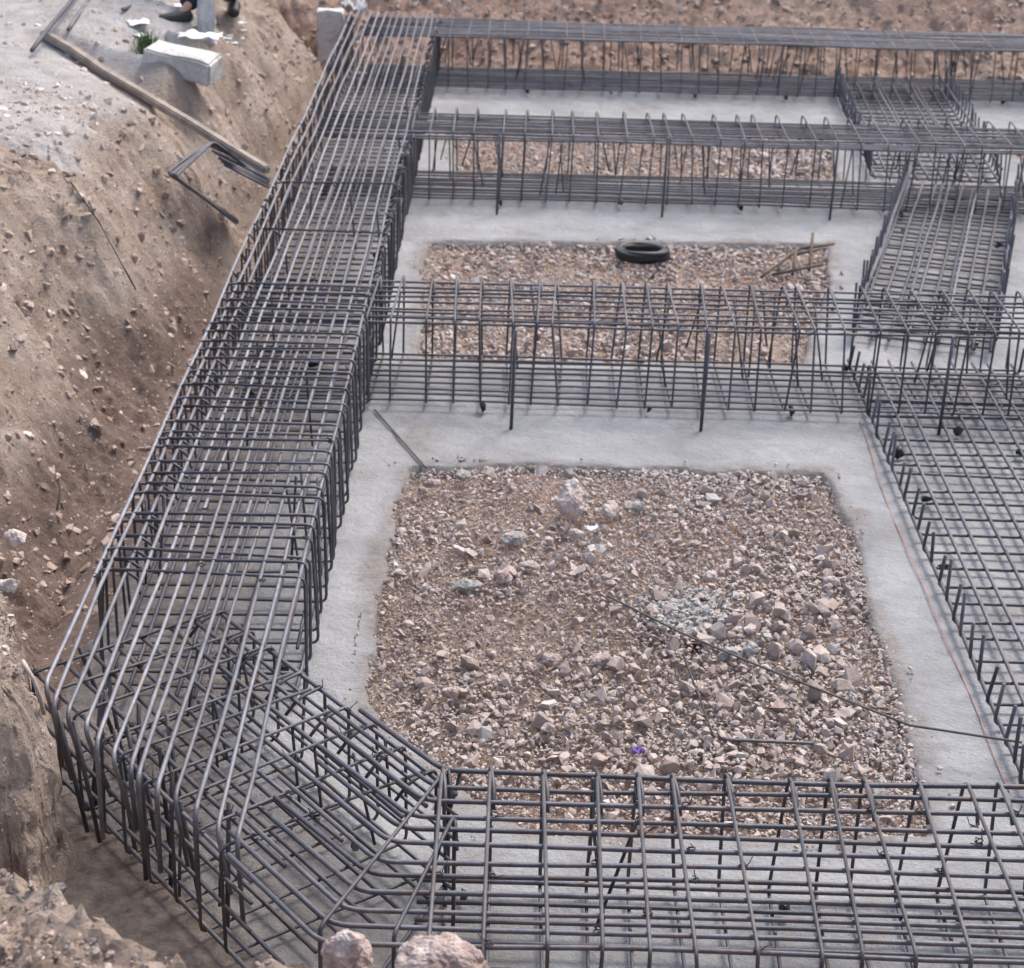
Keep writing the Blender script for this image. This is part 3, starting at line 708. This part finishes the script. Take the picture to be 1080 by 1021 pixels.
a, b = POLE; o = obj('wooden_plank', None) if False else None
L = (b-a).length; o = obj('timber_pole', box_mesh('timber_pole', L,  .052, .048, WOOD, 3, .012, 6, .008)); between(o, a, b); tag(o, 'long weathered timber pole slanting from the upper path down to the left cage', 'pole')
def rodpx(name, a, b, r, m, label, cat, group=None):
    c = a.copy(); o = obj(name, tube_mesh(name, [p-c for p in wob([a, b], .25, .012, a.x*3)], r, m, 7), None, c); return tag(o, label, cat, group)
rodpx('rebar_offcut', surf(34, 63)+Vector((0, 0, .05)), surf(96, -6)+Vector((0, 0, .12)), .013, RB, 'dark bar crossing under the timber pole on the pale path, left of its twin', 'rebar', 'loose bars on the path')
rodpx('rebar_offcut', surf(72, 36)+Vector((0, 0, .03)), surf(103, -4)+Vector((0, 0, .05)), .012, RB, 'shorter dark bar lying parallel beside the crossing bar on the path', 'rebar', 'loose bars on the path')
rodpx('rebar_offcut', surf(130, 15)+Vector((0, 0, .03)), surf(172, 3)+Vector((0, 0, .06)), .013, RB, 'thin bar on the pale path left of the person in dark trousers', 'rebar', 'loose bars on the path')
# hairpin bundle and leftover stirrup mesh below the pole
hb = empty('bent_bar_bundle', gp(215, 190, .5), 'bent bars stacked under the low end of the timber pole', 'rebar bundle'); h0 = Vector(hb.location)
for i in range(4):
    P = fillet([gp(250, 232+i*1.5, .22), gp(178+i*2, 184+i, .66+i*.015), gp(222+i, 150, .68+i*.01), gp(283, 190+i, .40)], .05, 4)
    obj('hairpin_bar', tube_mesh('hairpin_bar', [p-h0 for p in wob(P, .2, .012, i)], .0085, RB, 6), hb)
for i in range(7):
    P = [gp(218+i*3, 150+i*4.0, .68-.02*i), gp(280+i*.6, 180+i*3, .44)]
    obj('straight_bar', tube_mesh('straight_bar', [p-h0 for p in wob(P, .2, .01, i+9)], .0085, RB, 6), hb)
# broken concrete kerb block with white sheet, upright slab
bp = surf(193, 72); cb = obj('concrete_block', box_mesh('concrete_block', .44, .20, .15, BLOCKM, 5, .018, 5, .012), None, bp+Vector((0, 0, .035)), (rad(4), rad(8), rad(-17)))
tag(cb, 'broken pale concrete block lying on the bank beside a grass tuft', 'concrete block')
b2 = obj('concrete_block', box_mesh('concrete_block', .17, .17, .12, BLOCKM, 8, .016, 4, .012), None, surf(192, 52)+Vector((0, 0, .04)), (rad(-8), rad(14), rad(30)))
tag(b2, 'smaller concrete lump behind the broken pale block', 'concrete block')
b3 = obj('upright_slab', box_mesh('upright_slab', .11, .07, .42, BLOCKM, 12, .02, 5, .02), None, surf(219, 42)+Vector((0, 0, .17)), (rad(-6), rad(3), rad(10)))
tag(b3, 'narrow pale slab standing upright between the legs of the person', 'slab')
WHITE = make_plain('white_sheet', (.80, .80, .80), .6, 0, .05)
def sheet(name, px, py, w, l, rz, label, cat, seed, lift=.02, m=None, amp=.014, group=None):
    p = surf(px, py) if px < 340 else gp(px, py, 0)
    if px >= 340: p.z = max(Tz(p.x, p.y), -.02)
    V, Fc = [], []; k = 10
    for i in range(k+1):
        for j in range(k+1):
            u, v = i/k-.5, j/k-.5; e = 1+.25*mnoise.noise(Vector((u*4, v*4, seed)))
            V.append((u*w*e, v*l*e, lift+amp*(mnoise.noise(Vector((u*5, v*5, seed+7)))+abs(u)*.8)))
    for i in range(k):
        for j in range(k): a = i*(k+1)+j; Fc.append((a, a+k+1, a+k+2, a+1))
    o = obj(name, mesh(name, V, Fc, m or WHITE, True), None, p, (0, 0, rz))
    s = o.modifiers.new('thick', 'SOLIDIFY'); s.thickness = .003
    return tag(o, label, cat, group)
sheet('white_sheet', 213, 55, .24, .16, -.1, 'crumpled white sheet lying behind the broken concrete block', 'sheet', 2, .10, amp=.022)
sheet('paper_scrap', 146, 27, .13, .13, .3, 'white scrap of paper on the path above the grass tuft', 'litter', 4)
sheet('paper_scrap', 149, 41, .07, .1, .8, 'small white scrap between the paper and the grass tuft', 'litter', 5)
sheet('paper_scrap', 190, 9, .12, .13, .1, 'white scrap behind the shoe of the person', 'litter', 6)
for i, (px, py, l) in enumerate([(251, 37, 'largest white chip on the brown bank right of the block'), (240, 42, 'white chip on the brown bank just left of the largest chip'), (246, 47, 'lowest white chip on the brown bank beside the block')]):
    sheet('white_chip', px, py, .045, .06, i, l, 'litter', 9+i, .01, amp=.012)
for i in range(9):
    q = random.Random(70+i)
    sheet('white_chip', 236+q.uniform(-8, 24), 30+q.uniform(-8, 32), q.uniform(.02, .05), q.uniform(.02, .05), q.uniform(0, 3), 'tiny white chip scattered on the brown bank near the three larger white chips', 'litter', 80+i, .012, None, .01, 'tiny white chips on the bank')
PURP = make_plain('purple_plastic', (.16, .10, .35), .5)
sheet('plastic_scrap', 672, 806, .035, .03, .4, 'tiny purple plastic scrap among the stones by the near cage', 'litter', 31, .07, PURP, .02)
sheet('white_chip', 624, 572, .05, .03, .4, 'white splinter at the right foot of the upright pink rock', 'litter', 32, .08, WHITE, .02)
# concrete end post beyond the left cage and grey rag
pa = gp(348, 68, .0); cp_ = obj('concrete_post', box_mesh('concrete_post', .22, .16, .46, BLOCKM, 15, .015, 4, .012), None, (pa.x, pa.y+.1, .20), (0, 0, rad(3)))
tag(cp_, 'pale concrete post standing at the far end of the left cage', 'post')
pr = gp(373, 66, .1)
for_ = sheet('grey_rag', 373, 60, .18, .24, .3, 'crumpled pale grey rag hung in the far end of the left cage', 'rag', 44, .16, make_plain('rag', (.42, .42, .42), .9), .10)
# pale strip added to draw the light edge of the cut bank's corner
CL = make_plain('pale_edge', (.42, .37, .33), .9)
P = [gp(24, 700, .66)+Vector((0, 0, .01)), gp(35, 716, .64), gp(43, 738, .56), gp(46, 752, .44)]
rod('light_edge', P, lambda t: .0065+.003*math.sin(t*9.1), CL, 'pale strip added as the light edge on the corner of the cut bank', 'strip')

# grass tuft
GR = make_plain('grass', (.075, .13, .035), .7, 0, .4)
gpz = surf(156, 58); V, Fc = [], []
for i in range(220):
    rr = random.Random(i); a = rr.uniform(0, 6.28); d = abs(rr.gauss(0, .045)); x, y = d*math.cos(a), d*math.sin(a); hh = rr.uniform(.06, .17); lx, ly = rr.gauss(0, .05), rr.gauss(0, .05); w = .004
    b = len(V); c, s = math.cos(a+1.5)*w, math.sin(a+1.5)*w
    V += [(x-c, y-s, -.01), (x+c, y+s, -.01), (x+lx*.4+c*.7, y+ly*.4+s*.7, hh*.6), (x+lx*.4-c*.7, y+ly*.4-s*.7, hh*.6), (x+lx, y+ly, hh)]
    Fc += [(b, b+1, b+2, b+3), (b+3, b+2, b+4)]
tag(obj('grass_tuft', mesh('grass_tuft', V, Fc, GR), None, gpz), 'small green grass tuft growing beside the broken concrete block', 'grass tuft')

# ------------------------------------------------------------------ the worker whose legs show at the top edge
def skin_body(name, joints, edges, m, parent, sub=2, root=0):
    me = bpy.data.meshes.new(name); me.from_pydata([j[0] for j in joints], edges, []); me.materials.append(m)
    o = obj(name, me, parent); o.modifiers.new('skin', 'SKIN')
    lay = me.skin_vertices[0] if me.skin_vertices else None
    if lay is None:
        bpy.context.view_layer.objects.active = o; bm = bmesh.new(); bm.from_mesh(me); bm.verts.layers.skin.verify(); bm.to_mesh(me); bm.free(); lay = me.skin_vertices[0]
    for i, j in enumerate(joints):
        r_ = j[1]; lay.data[i].radius = (r_, r_) if isinstance(r_, (int, float)) else r_
        lay.data[i].use_root = (i == root)
    s = o.modifiers.new('sub', 'SUBSURF'); s.levels = sub; s.render_levels = sub
    o.modifiers['skin'].use_smooth_shade = True
    return o
SKIN = make_plain('skin', (.42, .25, .17), .6, 0, .08); TROU = make_plain('navy_trousers', (.012, .014, .026), .85, 0, .3)
SHIRT = make_plain('grey_shirt', (.10, .11, .13), .85); HAIR = make_plain('hair', (.02, .015, .012), .7); SHOE = make_plain('black_shoe', (.015, .014, .014), .6)
fl_, fr_ = surf(198, 24), surf(243, 12)
mid = (fl_+fr_)/2; per = empty('person', (mid.x, mid.y, 0), 'person in dark trousers and black shoes on the bank by the concrete block', 'person'); m0 = Vector((mid.x, mid.y, 0))
fl_, fr_ = fl_-m0, fr_-m0; fl_.z += .05; fr_.z += .05
zb = (fl_.z+fr_.z)/2
hip = Vector((.03, .10, zb+.80)); hl, hr = hip+Vector((-.10, 0, 0)), hip+Vector((.10, 0, 0))
kl = fl_.lerp(hl, .52)+Vector((.02, -.05, 0)); kr = fr_.lerp(hr, .52)+Vector((.03, -.06, 0))
ch = hip+Vector((0, -.06, .40)); nk = ch+Vector((0, -.04, .16)); hd = nk+Vector((0, -.03, .12))
Jb = [(hip, .13), (hip+Vector((0, -.02, .18)), .13), (ch, (.17, .12)), (nk, .055), (hd, .075), (hd+Vector((0, 0, .08)), .085),
      (hl, .095), (kl, .062), (fl_+Vector((.01, .02, .06)), .030), (fl_+Vector((-.05, -.01, .0)), .024),
      (hr, .095), (kr, .062), (fr_+Vector((0, .02, .06)), .030), (fr_+Vector((.02, -.05, .0)), .024),
      (ch+Vector((-.20, 0, .06)), .055), (ch+Vector((-.27, -.05, -.22)), .042), (ch+Vector((-.22, -.22, -.40)), .030), (ch+Vector((-.215, -.28, -.45)), (.036, .02)),
      (ch+Vector((.20, 0, .06)), .055), (ch+Vector((.27, -.05, -.22)), .042), (ch+Vector((.22, -.22, -.40)), .030), (ch+Vector((.215, -.28, -.45)), (.036, .02))]
Eb = [(0, 1), (1, 2), (2, 3), (3, 4), (4, 5), (0, 6), (6, 7), (7, 8), (8, 9), (0, 10), (10, 11), (11, 12), (12, 13), (2, 14), (14, 15), (15, 16), (16, 17), (2, 18), (18, 19), (19, 20), (20, 21)]
skin_body('body', Jb, Eb, SKIN, per)
Jt = [(hip+Vector((0, 0, .08)), .150), (hip, .155), (hl, .118), (kl, .088), (fl_+Vector((.01, .02, .03)), .066), (hr, .118), (kr, .088), (fr_+Vector((0, .02, .03)), .066)]
skin_body('trousers', Jt, [(0, 1), (1, 2), (2, 3), (3, 4), (1, 5), (5, 6), (6, 7)], TROU, per)
Js = [(hip+Vector((0, 0, .06)), .150), (hip+Vector((0, -.02, .2)), .15), (ch, (.19, .14)), (ch+Vector((0, -.02, .09)), .09), (ch+Vector((-.20, 0, .06)), .072), (ch+Vector((-.255, -.04, -.15)), .06), (ch+Vector((.20, 0, .06)), .072), (ch+Vector((.255, -.04, -.15)), .06)]
skin_body('shirt', Js, [(0, 1), (1, 2), (2, 3), (2, 4), (4, 5), (2, 6), (6, 7)], SHIRT, per)
for f, t in ((fl_, Vector((-.19, -.06, -.035))), (fr_, Vector((.06, -.17, -.035)))):
    skin_body('shoe', [(f+Vector((.03, .04, .0)), .050), (f+t*.5+Vector((0, 0, -.01)), .050), (f+t, .042)], [(0, 1), (1, 2)], SHOE, per)
skin_body('hair', [(hd+Vector((0, .03, .07)), .082), (hd+Vector((0, .01, .125)), .075)], [(0, 1)], HAIR, per)
for sgn in (-1, 1):
    for i, (dx, ln) in enumerate(((-.027, .06), (-.009, .075), (.009, .07), (.026, .055))):
        w0 = ch+Vector((sgn*.215+dx, -.30, -.465))
        skin_body('finger', [(w0, .0095), (w0+Vector((0, -ln*.45, -ln*.3)), .0085), (w0+Vector((0, -ln*.6, -ln*.75)), .007)], [(0, 1), (1, 2)], SKIN, per, 1)
